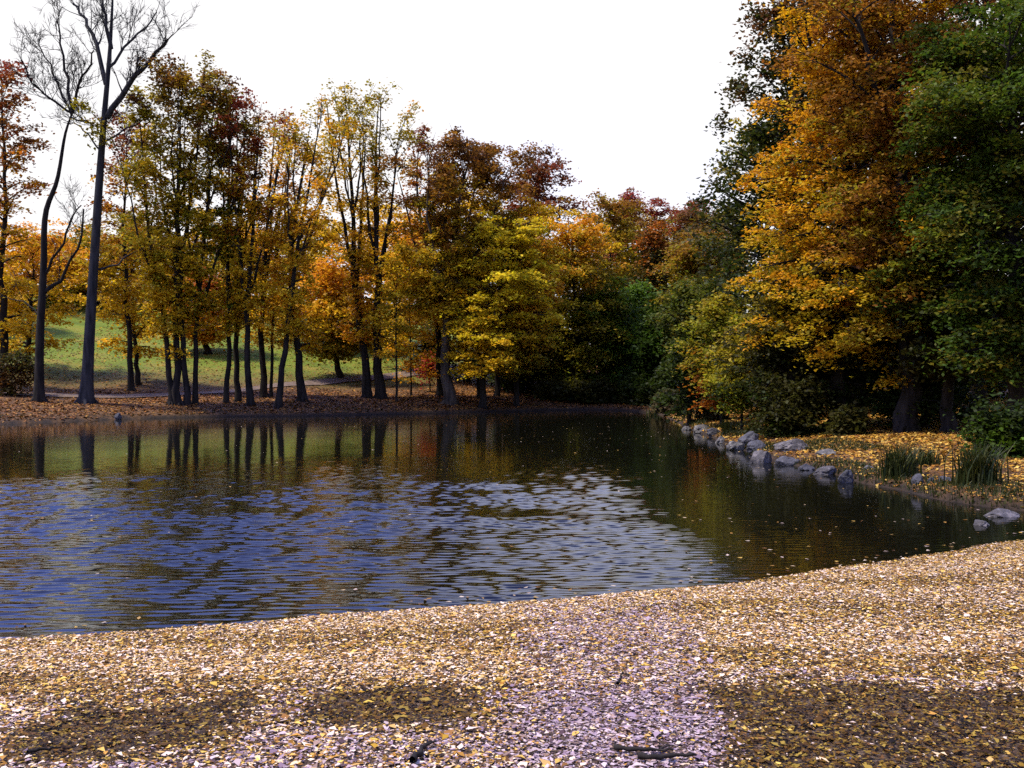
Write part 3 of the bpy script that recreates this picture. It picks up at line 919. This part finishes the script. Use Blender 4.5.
Yb = 51.5
bare_tree('tall bare dead tree with a thick grey trunk, right of the slimmer bare one',
          lp(Yb, [(86, 411), (90, 330), (98, 210), (104, 130), (111, 50), (114, -4)]), 0.32,
          [(lp(Yb, [(108, 118), (130, 85), (150, 62), (168, 40)], Yb - 1.0), 0.17, 9),
           (lp(Yb, [(107, 85), (96, 44), (85, 20), (76, 6)], Yb + 0.8), 0.13, 8),
           (lp(Yb, [(110, 68), (126, 48), (146, 30), (158, 14)], Yb + 1.2), 0.08, 7),
           (lp(Yb, [(112, 50), (107, 24), (104, 2)], Yb - 0.7), 0.12, 6),
           (lp(Yb, [(104, 135), (86, 120), (70, 118)], Yb - 1.2), 0.05, 4),
           (lp(Yb, [(102, 145), (130, 128), (155, 118)], Yb + 1.4), 0.06, 4),
           (lp(Yb, [(100, 150), (82, 128), (64, 122)], Yb + 0.5), 0.05, 3),
           (lp(Yb, [(96, 270), (120, 262), (150, 240)], Yb + 1), 0.06, 2)],
          M_GREYBARK, 1.9, 3)
Yc = 51
bare_tree('slim bare tree with a crooked dark trunk at the left of the bank',
          lp(Yc, [(39, 412), (40, 340), (44, 270), (46, 215), (58, 180), (66, 135), (74, 112)]), 0.24,
          [(lp(Yc, [(74, 114), (68, 80), (62, 45), (60, 22)], Yc + 0.5), 0.09, 9),
           (lp(Yc, [(74, 114), (50, 98), (34, 84), (22, 62)], Yc - 0.6), 0.07, 9),
           (lp(Yc, [(74, 112), (80, 85), (90, 66), (95, 50)], Yc - 0.8), 0.08, 8),
           (lp(Yc, [(73, 116), (52, 70), (40, 40)], Yc + 1.0), 0.06, 7),
           (lp(Yc, [(72, 118), (90, 124), (108, 128)], Yc + 0.6), 0.04, 3),
           (lp(Yc, [(45, 292), (60, 280), (78, 250), (84, 210)], Yc + 0.8), 0.11, 4),
           (lp(Yc, [(45, 275), (58, 250), (70, 225), (80, 205)], Yc - 0.7), 0.08, 3),
           (lp(Yc, [(43, 315), (20, 300), (0, 298)], Yc + 0.6), 0.05, 2)],
          M_BARK, 1.6, 4)

# ------------------------------------------------------------------ rocks
def rock_material(name, c1, c2, c3):
    m, nt = new_mat(name)
    tc = nt.n('ShaderNodeTexCoord')
    ns = nt.n('ShaderNodeTexNoise')
    ns.inputs['Scale'].default_value = 5.5
    ns.inputs['Detail'].default_value = 9
    ns.inputs['Roughness'].default_value = 0.7
    nt.l(tc.outputs['Object'], ns.inputs['Vector'])
    col = ramp(nt, ns.outputs['Fac'], [(0.3, c1), (0.5, c2), (0.72, c3)])
    p = nt.n('ShaderNodeBsdfPrincipled')
    p.inputs['Roughness'].default_value = 0.75
    nt.l(col, p.inputs['Base Color'])
    b = nt.n('ShaderNodeBump')
    b.inputs['Strength'].default_value = 0.6
    b.inputs['Distance'].default_value = 0.12
    nt.l(ns.outputs['Fac'], b.inputs['Height'])
    nt.l(b.outputs[0], p.inputs['Normal'])
    o = nt.n('ShaderNodeOutputMaterial')
    nt.l(p.outputs[0], o.inputs[0])
    return m


M_ROCK = {'grey': rock_material('grey_stone', (0.014, 0.013, 0.011), (0.07, 0.064, 0.054), (0.26, 0.24, 0.20)),
          'mauve': rock_material('mauve_stone', (0.012, 0.011, 0.010), (0.055, 0.048, 0.044), (0.20, 0.175, 0.16)),
          'dark': rock_material('dark_stone', (0.01, 0.01, 0.012), (0.035, 0.034, 0.038), (0.09, 0.085, 0.09))}


def rock(label, px, py, w, hgt, kind, Y=None, deep=0.8, rot=0.0, seed=0):
    """px, py: middle of the rock's foot on the water line; w, hgt in picture pixels"""
    import bmesh
    Y = Y or EYE * F / (py - HOR)
    X = wx(px, Y)
    a = 0.86 * w / F * Y / 2
    h = 0.76 * hgt / F * Y
    bm = bmesh.new()
    bmesh.ops.create_icosphere(bm, subdivisions=5, radius=1)
    off = Vector((seed * 7.3, seed * 3.1, seed * 1.7))
    for vtx in bm.verts:
        c = vtx.co.copy()
        d = 1 + 0.32 * mnoise.noise(c * 1.1 + off) + 0.17 * mnoise.noise(c * 2.7 + off) + 0.08 * mnoise.noise(c * 6 + off) + 0.03 * mnoise.noise(c * 15 + off)
        # a few flat cleaved faces
        for k in range(5):
            r_ = random.Random(seed * 31 + k)
            nv = Vector((r_.uniform(-1, 1), r_.uniform(-1, 1), r_.uniform(-0.2, 1))).normalized()
            lim = r_.uniform(0.62, 0.85)
            t = (c * d).dot(nv)
            if t > lim:
                c = c - nv * ((t - lim) * 0.8 / d)
        vtx.co = c * d
    for vtx in bm.verts:
        z = vtx.co.z
        vtx.co = Vector((vtx.co.x * a, vtx.co.y * a * deep, (z + 0.35) * h / 1.25))
    me = bpy.data.meshes.new('rock')
    bm.to_mesh(me)
    bm.free()
    me.polygons.foreach_set('use_smooth', np.ones(len(me.polygons), bool))
    me.materials.append(M_ROCK[kind])
    o = bpy.data.objects.new('rock', me)
    C.objects.link(o)
    o.location = (X, Y, max(min(gz(X, Y), 0.2), 0.0) - 0.02)
    o.rotation_euler = (0, 0, rot)
    tag(o, label, 'rock', 'rocks along the right shore')
    return o


rocks = [
    ('small pale rock farthest along the right shore', 687, 430, 11, 6, 'grey'),
    ('broad pale grey rock next to the farthest small one', 701, 433, 22, 10, 'grey'),
    ('dark low rock behind the pale slab at the grass tuft', 715, 437, 18, 8, 'dark'),
    ('light grey slab at the water beside the grass tuft', 722, 443, 18, 9, 'grey'),
    ('blocky grey rock between the pale slab and the dark round rock', 736, 450, 20, 12, 'grey'),
    ('dark rounded rock standing behind the blocky grey one', 748, 449, 24, 15, 'dark'),
    ('mauve boulder with a steep face at the bend of the shore', 762, 463, 24, 17, 'mauve'),
    ('upright dark mauve rock touching the steep mauve boulder', 757, 454, 22, 13, 'dark'),
    ('long flat topped mauve slab on the bank', 793, 458, 42, 15, 'mauve'),
    ('dark wedge of rock under the long flat slab', 790, 465, 34, 10, 'dark'),
    ('low dark rock between the long slab and the sloping grey rock', 806, 470, 20, 9, 'dark'),
    ('sloping lilac grey rock at the end of the rock pile', 824, 474, 26, 12, 'mauve'),
    ('flat pale rock on the bank above the sloping lilac one', 826, 464, 26, 9, 'grey'),
    ('dark pointed rock that ends the rock pile', 846, 483, 18, 17, 'dark'),
    ('lone dark round stone on the shore between the two reed clumps', 919, 491, 15, 13, 'dark'),
    ('small dark stone beside the lone round stone', 931, 492, 10, 7, 'dark'),
    ('low mossy stone left of the larger reed clump', 947, 492, 20, 7, 'dark'),
    ('flat grey boulder nearest the leaf covered beach', 1004, 516, 36, 10, 'mauve'),
    ('small half sunk rock in front of the flat grey boulder', 982, 525, 20, 9, 'mauve'),
    ('tiny pale stone among the leaves above the dark pointed rock', 868, 478, 13, 6, 'grey'),
]
for i, (lab, px, py, w, hg, kd) in enumerate(rocks):
    rock(lab, px, py, w, hg, kd, rot=rng.uniform(-0.4, 0.4), seed=i + 1)
r_ = rock('squat dark stone at the far water edge right of the two bare trees', 118, 416, 9, 7, 'dark', Y=48.5, seed=41)
r_['group'] = 'stones on the far bank'
r_ = rock('dark stump like stone at the foot of the slim bare tree', 29, 413, 11, 10, 'dark', Y=50.5, seed=42)
r_['group'] = 'stones on the far bank'


# ------------------------------------------------------------------ reed clumps and grass
def blades(cen, hgt, width, lean, colfn, seg=3):
    n = len(cen)
    a = rng.uniform(0, 6.28, n)
    dv = np.stack([np.cos(a), np.sin(a), np.zeros(n)], 1)
    sv = np.stack([-np.sin(a + 0.7), np.cos(a + 0.7), np.zeros(n)], 1)
    h = hgt * rng.uniform(0.55, 1.1, (n, 1))
    ln = lean * rng.uniform(0.2, 1.2, (n, 1))
    rows = []
    for k in range(seg + 1):
        t = k / seg
        c = cen + dv * ln * h * t ** 2 + np.array([0, 0, 1.0]) * h * (t - 0.25 * ln * t ** 2)
        w = width * (1 - t) ** 0.7 + 0.001
        rows.append(np.stack([c - sv * w / 2, c + sv * w / 2], 1))
    v = np.stack(rows, 1).reshape(-1, 3)
    b = np.arange(n)[:, None] * (seg + 1) * 2
    q = np.concatenate([np.stack([b + 2 * k, b + 2 * k + 1, b + 2 * k + 3, b + 2 * k + 2], -1) for k in range(seg)], 1).reshape(-1, 4)
    c = np.repeat(colfn(n), (seg + 1) * 2, axis=0)
    return v, q, c


def green_cols(n, a=(0.012, 0.022, 0.003), b=(0.07, 0.07, 0.012)):
    t = rng.uniform(0, 1, (n, 1)) ** 1.5
    return np.array(a) * (1 - t) + np.array(b) * t


reeds = [
    ('tall dark reed clump beside the small rocks near the beach', 979, 496, 54, 44, 320, 17.4),
    ('wide reed clump midway along the right shore', 900, 486, 54, 36, 300, 19.2),
    ('short reed tuft behind the wide reed clump', 928, 478, 34, 20, 130, 20.4),
    ('pale grass tuft among the farthest shore rocks', 727, 438, 20, 16, 120, 33.5),
    ('tall grass tuft at the far corner of the right shore', 683, 420, 26, 14, 130, 48),
    ('dry grass tuft overhanging the far corner of the water', 657, 414, 26, 12, 120, 55),
]
for lab, px, py, w, h, n, Y in reeds:
    X = wx(px, Y)
    z = max(gz(X, Y), 0)
    t = thing('reed_clump', lab, 'reeds', (X, Y, z), 'reed clumps along the shore')
    g = rng.normal(0, 1, (n, 2)) * w / F * Y * 0.17
    cen = np.stack([g[:, 0], g[:, 1] * 0.7, np.zeros(n)], 1)
    cen[:, 2] = np.maximum(ground(cen[:, 0] + X, cen[:, 1] + Y), -0.1) - z
    v, q, c = blades(cen, h / F * Y, 0.02 + 0.0006 * Y, 0.5, green_cols)
    mesh_from('blades', v, q, M_GRASS, t, colour=c)


def scatter(xa, xb, ya, yb, n):
    return rng.uniform(xa, xb, n), rng.uniform(ya, yb, n)


# short grass along the shores (uncountable)
V, Q, CC = [], [], []
nb_ = 0
for xa, xb, ya, yb, n, h, dlo, dhi in [(6.2, 11.5, 14.6, 30, 30000, 0.12, 0.02, 2.4), (6.2, 10.5, 30, 56, 9000, 0.28, 0.1, 1.6), (-30, 4, 43, 62, 12000, 0.14, 0.15, 1.1)]:
    x, y = scatter(xa, xb, ya, yb, n)
    d = on_grid(gd, x, y)
    k = (d > dlo) & (d < dhi) & (vnoise(x, y, 1.1, 44) > -0.25 + 0.35 * (d - dlo))
    x, y = x[k], y[k]
    cen = np.stack([x, y, on_grid(GZ, x, y)], 1)
    v, q, c = blades(cen, h, 0.012 + 0.0006 * ya, 0.6, green_cols, 2)
    V.append(v)
    Q.append(q + nb_)
    CC.append(c)
    nb_ += len(v)
o = mesh_from('grass', np.concatenate(V), np.concatenate(Q), M_GRASS, colour=np.concatenate(CC))
o['kind'] = 'stuff'

# ------------------------------------------------------------------ fallen leaves
PAL_PALE = np.array([(0.58, 0.42, 0.22), (0.70, 0.56, 0.38), (0.46, 0.28, 0.08), (0.36, 0.18, 0.03), (0.58, 0.36, 0.07), (0.10, 0.045, 0.012), (0.20, 0.09, 0.02), (0.60, 0.45, 0.33)])
PAL_DARK = np.array([(0.11, 0.05, 0.006), (0.16, 0.08, 0.008), (0.03, 0.014, 0.003), (0.30, 0.17, 0.014), (0.012, 0.007, 0.002), (0.44, 0.29, 0.04), (0.05, 0.022, 0.004), (0.22, 0.10, 0.010)])
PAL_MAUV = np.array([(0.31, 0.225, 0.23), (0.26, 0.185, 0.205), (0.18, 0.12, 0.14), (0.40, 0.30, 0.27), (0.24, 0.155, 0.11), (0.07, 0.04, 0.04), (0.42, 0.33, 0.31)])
PAL_ORNG = np.array([(0.38, 0.19, 0.02), (0.42, 0.24, 0.03), (0.26, 0.11, 0.015), (0.16, 0.07, 0.015), (0.48, 0.32, 0.07), (0.08, 0.04, 0.012)])
PAL_BANK = np.array([(0.19, 0.075, 0.018), (0.25, 0.10, 0.02), (0.11, 0.045, 0.012), (0.06, 0.028, 0.01), (0.32, 0.16, 0.03), (0.14, 0.06, 0.02)])


def pick(pal, n):
    c = pal[rng.integers(0, len(pal), n)]
    return c * rng.uniform(0.75, 1.2, (n, 1))


# beach carpet
x, y = scatter(-8, 10.5, 3.5, 14.8, 950000)
d = on_grid(gd, x, y)
keep = (d > -0.06 * (0.5 + 0.5 * vnoise(x, y, 4, 61))) & (sstep(9.8, 8.4, x - 0.15 * (y - 13)) > rng.uniform(0, 1, len(x)))
x, y, d = x[keep], y[keep], d[keep]
n = len(x)
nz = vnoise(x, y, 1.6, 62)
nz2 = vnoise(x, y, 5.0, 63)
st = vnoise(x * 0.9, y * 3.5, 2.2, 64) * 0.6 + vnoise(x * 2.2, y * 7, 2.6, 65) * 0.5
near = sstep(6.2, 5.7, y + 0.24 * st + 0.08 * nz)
dark_r = sstep(0.98, 1.25, x + 0.14 * nz2 + 0.1 * st - 0.09 * (y - 5)) * near
dark_l = near * sstep(-2.75, -2.4, x + 0.12 * st) * sstep(0.05, -0.3, x + 0.2 * nz) * sstep(4.75, 5.0, y + 0.14 * st - 0.38 * sstep(-1.6, -1.0, x)) * (1 - 0.75 * np.exp(-((x + 1.25 + 0.15 * nz) / 0.16) ** 2))
dark_tone = np.clip(dark_r + dark_l, 0, 1)  # patches where the carpet takes darker leaf colours
mau = np.clip(sstep(6.3, 5.7, y + 0.2 * nz + 0.15 * st) - dark_tone, 0, 1) * 0.42 + 0.42 * sstep(-0.1, 0.35, x + 0.1 * nz2) * sstep(1.3, 1.05, x - 0.09 * (y - 5) + 0.07 * nz2) * sstep(9.5, 8.0, y)
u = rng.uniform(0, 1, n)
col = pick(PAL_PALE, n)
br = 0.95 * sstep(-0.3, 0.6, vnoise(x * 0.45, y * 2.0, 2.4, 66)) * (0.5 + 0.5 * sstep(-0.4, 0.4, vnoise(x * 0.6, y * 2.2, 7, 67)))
c2 = pick(PAL_DARK, n) * 1.1
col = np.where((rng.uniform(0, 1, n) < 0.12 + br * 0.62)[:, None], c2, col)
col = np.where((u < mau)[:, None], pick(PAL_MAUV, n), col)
col = np.where((rng.uniform(0, 1, n) < dark_tone * 0.95)[:, None], pick(PAL_DARK, n) * 0.5, col)
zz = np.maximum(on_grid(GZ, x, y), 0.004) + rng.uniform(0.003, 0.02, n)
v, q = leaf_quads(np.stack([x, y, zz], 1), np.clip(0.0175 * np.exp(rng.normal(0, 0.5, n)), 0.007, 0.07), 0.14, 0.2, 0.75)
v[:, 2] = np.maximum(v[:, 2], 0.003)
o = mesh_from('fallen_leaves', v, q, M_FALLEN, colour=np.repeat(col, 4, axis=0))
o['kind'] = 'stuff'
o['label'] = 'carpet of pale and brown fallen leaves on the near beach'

# orange carpet beside the right shore
x, y = scatter(6.3, 22, 14.2, 52, 140000)
d = on_grid(gd, x, y)
pr = sstep(-0.04, 0.3, d) * (0.35 + 0.65 * sstep(0.6, 2.2, d + 0.6 * vnoise(x, y, 1.2, 71))) * sstep(15, 9, d)
k = rng.uniform(0, 1, len(x)) < pr
x, y = x[k], y[k]
n = len(x)
v, q = leaf_quads(np.stack([x, y, on_grid(GZ, x, y) + rng.uniform(0.006, 0.035, n)], 1), (0.05 + 0.0018 * y) * rng.uniform(0.6, 1.3, n), 0.25, 0.25, 0.8)
o = mesh_from('leaf_carpet', v, q, M_FALLEN, colour=np.repeat(pick(PAL_ORNG, n), 4, axis=0))
o['kind'] = 'stuff'
o['label'] = 'orange leaf litter on the ground beside the right shore'

# russet litter on the far bank and thin on the meadow
x, y = scatter(-34, 11, 42, 92, 190000)
d = on_grid(gd, x, y)
pth = np.interp(x, [p[0] for p in PATH], [p[1] for p in PATH])
pr = (1 - 0.9 * (np.abs(y - pth) < 0.9)) * sstep(0.08, 0.4, d) * (0.12 + 0.6 * sstep(12, 3, d + 2 * vnoise(x, y, 0.5, 81)) + 0.4 * sstep(-9, -3, x) * sstep(22, 10, d))
k = rng.uniform(0, 1, len(x)) < pr
x, y, d = x[k], y[k], d[k]
n = len(x)
v, q = leaf_quads(np.stack([x, y, on_grid(GZ, x, y) + rng.uniform(0.008, 0.04, n)], 1), 0.15 * rng.uniform(0.6, 1.3, n), 0.25, 0.25, 0.8)
o = mesh_from('leaf_litter', v, q, M_FALLEN, colour=np.repeat(pick(PAL_BANK, n), 4, axis=0))
o['kind'] = 'stuff'
o['label'] = 'russet leaf litter on the far bank'

# floating leaves
x, y = np.concatenate([scatter(-16, 8, 8.2, 46, 5200), scatter(-7, 8.4, 7.4, 15, 1400)], 1)
d = on_grid(gd, x, y)
pr = 0.04 + 0.2 * sstep(1.2, 4, x) * sstep(20, 11, y) * sstep(-0.3, 0.5, vnoise(x, y, 0.8, 91) + 0.4) + 0.1 * sstep(1, 3.5, x) + 1.2 * sstep(-0.55 - 0.4 * vnoise(x, y, 1.5, 93), -0.02, d) * (y < 15.5)
k = (d < -0.05) & (rng.uniform(0, 1, len(x)) < pr)
x, y = x[k], y[k]
n = len(x)
v, q = leaf_quads(np.stack([x, y, 0.010 + 0.006 * wind(x, y)], 1), 0.052 * rng.uniform(0.6, 1.3, n), 0.06, 0.12, 0.8)
o = mesh_from('floating_leaves', v, q, M_FALLEN, colour=np.repeat(pick(PAL_PALE, n) * 0.6, 4, axis=0))
o['kind'] = 'stuff'
o['label'] = 'scattered fallen leaves floating on the pond'


# ------------------------------------------------------------------ sticks on the beach
def stick(label, main, rad, twigs, depth_off=0.0):
    """main: picture points; every point lies on the beach"""
    def on(p):
        px, py = p[0], p[1]
        lift = p[2] if len(p) > 2 else 0.035
        Y = 5.0
        for _ in range(8):
            Y = (EYE - gz(wx(px, Y), Y) - lift) * F / (py - HOR)
        return np.array([wx(px, Y), Y, gz(wx(px, Y), Y) + lift])
    P = curve_pts([on(p) for p in main], 12)
    base = P[0].copy()
    P[1:-1] += rng.normal(0, rad * 0.25, (10, 3))
    s = np.linspace(0, 1, 12)
    lines = [(P - base, rad * (1 - 0.6 * s) * (1 + 0.2 * np.sin(s * 23)), 8)]
    for tw in twigs:
        T = curve_pts([on(p) for p in tw], 6) - base
        lines.append((T, rad * 0.5 * (1 - 0.7 * np.linspace(0, 1, 6)), 6))
    v, q = tubes_mesh(lines)
    o = mesh_from('stick', v, q, M_BARK, smooth=True)
    o.location = base
    tag(o, label, 'stick', 'sticks lying on the leaves')


stick('short thick black stick lying slantwise on the leaves near the frame bottom', [(412, 761), (420, 753), (424, 747), (431, 742)], 0.017, [[(424, 747), (433, 743), (438, 742)]])
stick('long thin black stick with a knob end, farther of the lying pair', [(615, 748), (632, 750), (652, 750), (674, 751)], 0.014, [[(660, 750), (668, 747), (674, 746)]])
stick('thick black stick with a pale gap beside the knobbed stick, nearer of the lying pair', [(638, 757), (658, 758), (675, 757), (697, 756)], 0.016, [])
stick('thin dark twig lying at the left among the mauve leaves', [(26, 753), (42, 750), (60, 748)], 0.01, [])
stick('small bent twig standing up from the leaves in the middle of the beach', [(618, 684), (621, 678, 0.05), (623, 672, 0.08)], 0.01, [])

# ------------------------------------------------------------------ light
SUN_EL, SUN_AZ = 62.0, -95.0        # azimuth measured from +Y towards +X: a hazy high sun on the left
w = bpy.data.worlds.new('World')
bpy.context.scene.world = w
w.use_nodes = True
nt = NT(w)
sky = nt.n('ShaderNodeTexSky', sky_type='NISHITA')
sky.sun_disc = False
sky.sun_elevation = R(SUN_EL)
sky.sun_rotation = R(SUN_AZ)
sky.air_density = 1.3
sky.dust_density = 1.0
sky.ozone_density = 6.0
bg = nt.n('ShaderNodeBackground')
bg.inputs['Strength'].default_value = 0.15
tc = nt.n('ShaderNodeTexCoord')
sx = nt.n('ShaderNodeSeparateXYZ')
nt.l(tc.outputs['Generated'], sx.inputs[0])
ns = nt.n('ShaderNodeTexNoise')
ns.inputs['Scale'].default_value = 2.2
ns.inputs['Detail'].default_value = 5
nt.l(tc.outputs['Generated'], ns.inputs['Vector'])
mr = nt.n('ShaderNodeMapRange', interpolation_type='SMOOTHSTEP')   # thick cloud low down, thinning overhead
mr.inputs['From Min'].default_value = 0.34
mr.inputs['From Max'].default_value = 0.41
mr.inputs['To Min'].default_value = 1.0
mr.inputs['To Max'].default_value = 0.0
nt.l(sx.outputs['Z'], mr.inputs['Value'])
ad = nt.n('ShaderNodeMath', operation='MULTIPLY_ADD')
ad.inputs[1].default_value = 0.9
ad.inputs[2].default_value = -0.42
nt.l(ns.outputs['Fac'], ad.inputs[0])
mxm = nt.n('ShaderNodeMath', operation='ADD', use_clamp=True)
nt.l(mr.outputs[0], mxm.inputs[0])
nt.l(ad.outputs[0], mxm.inputs[1])
mixc = nt.n('ShaderNodeMix', data_type='RGBA')
# bright patch added to the sky above the frame, to whiten the ripples below
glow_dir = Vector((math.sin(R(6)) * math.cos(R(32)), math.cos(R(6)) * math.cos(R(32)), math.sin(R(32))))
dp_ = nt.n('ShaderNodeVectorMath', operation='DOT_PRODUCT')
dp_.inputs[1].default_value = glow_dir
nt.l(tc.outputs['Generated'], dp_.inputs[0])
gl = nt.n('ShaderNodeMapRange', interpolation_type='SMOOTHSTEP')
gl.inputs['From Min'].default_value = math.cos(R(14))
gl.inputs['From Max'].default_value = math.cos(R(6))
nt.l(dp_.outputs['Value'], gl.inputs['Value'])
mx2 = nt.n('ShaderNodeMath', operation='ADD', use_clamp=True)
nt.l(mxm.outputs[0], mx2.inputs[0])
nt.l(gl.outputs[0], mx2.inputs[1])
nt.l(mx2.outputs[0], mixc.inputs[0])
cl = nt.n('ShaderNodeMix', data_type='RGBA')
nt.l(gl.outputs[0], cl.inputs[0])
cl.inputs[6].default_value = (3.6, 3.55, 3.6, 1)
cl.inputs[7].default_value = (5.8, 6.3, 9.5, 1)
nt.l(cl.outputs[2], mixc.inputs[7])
tint = nt.n('ShaderNodeMix', data_type='RGBA', blend_type='MULTIPLY')
tint.inputs[0].default_value = 1.0
tint.inputs[7].default_value = (1.0, 0.94, 1.75, 1)
nt.l(sky.outputs[0], tint.inputs[6])
nt.l(tint.outputs[2], mixc.inputs[6])
mixc.inputs[7].default_value = (4.9, 4.85, 5.0, 1)
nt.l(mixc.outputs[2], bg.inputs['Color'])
out = nt.n('ShaderNodeOutputWorld')
nt.l(bg.outputs[0], out.inputs[0])

sun = bpy.data.lights.new('sun', 'SUN')
sun.energy = 3.7
sun.angle = R(4)
sun.color = (1.0, 0.91, 0.76)
so = bpy.data.objects.new('sun', sun)
C.objects.link(so)
a = R(SUN_AZ)
dirv = Vector((math.sin(a) * math.cos(R(SUN_EL)), math.cos(a) * math.cos(R(SUN_EL)), math.sin(R(SUN_EL))))
so.rotation_euler = dirv.to_track_quat('Z', 'Y').to_euler()
so.location = dirv * 60

sc = bpy.context.scene
sc.view_settings.view_transform = 'Standard'
sc.view_settings.look = 'None'
sc.view_settings.exposure = 1.0
sc.view_settings.gamma = 1.0
sc.view_settings.use_curve_mapping = False
sc.render.engine = 'CYCLES'
cy = sc.cycles
cy.max_bounces = 5
cy.diffuse_bounces = 2
cy.glossy_bounces = 2
cy.transmission_bounces = 3
cy.transparent_max_bounces = 4
cy.caustics_reflective = False
cy.caustics_refractive = False
cy.sample_clamp_indirect = 4
cy.use_adaptive_sampling = True
cy.adaptive_threshold = 0.02
cy.use_denoising = False
cy.denoiser = 'OPENIMAGEDENOISE'
cy.denoising_input_passes = 'RGB_ALBEDO_NORMAL'
cy.denoising_prefilter = 'ACCURATE'
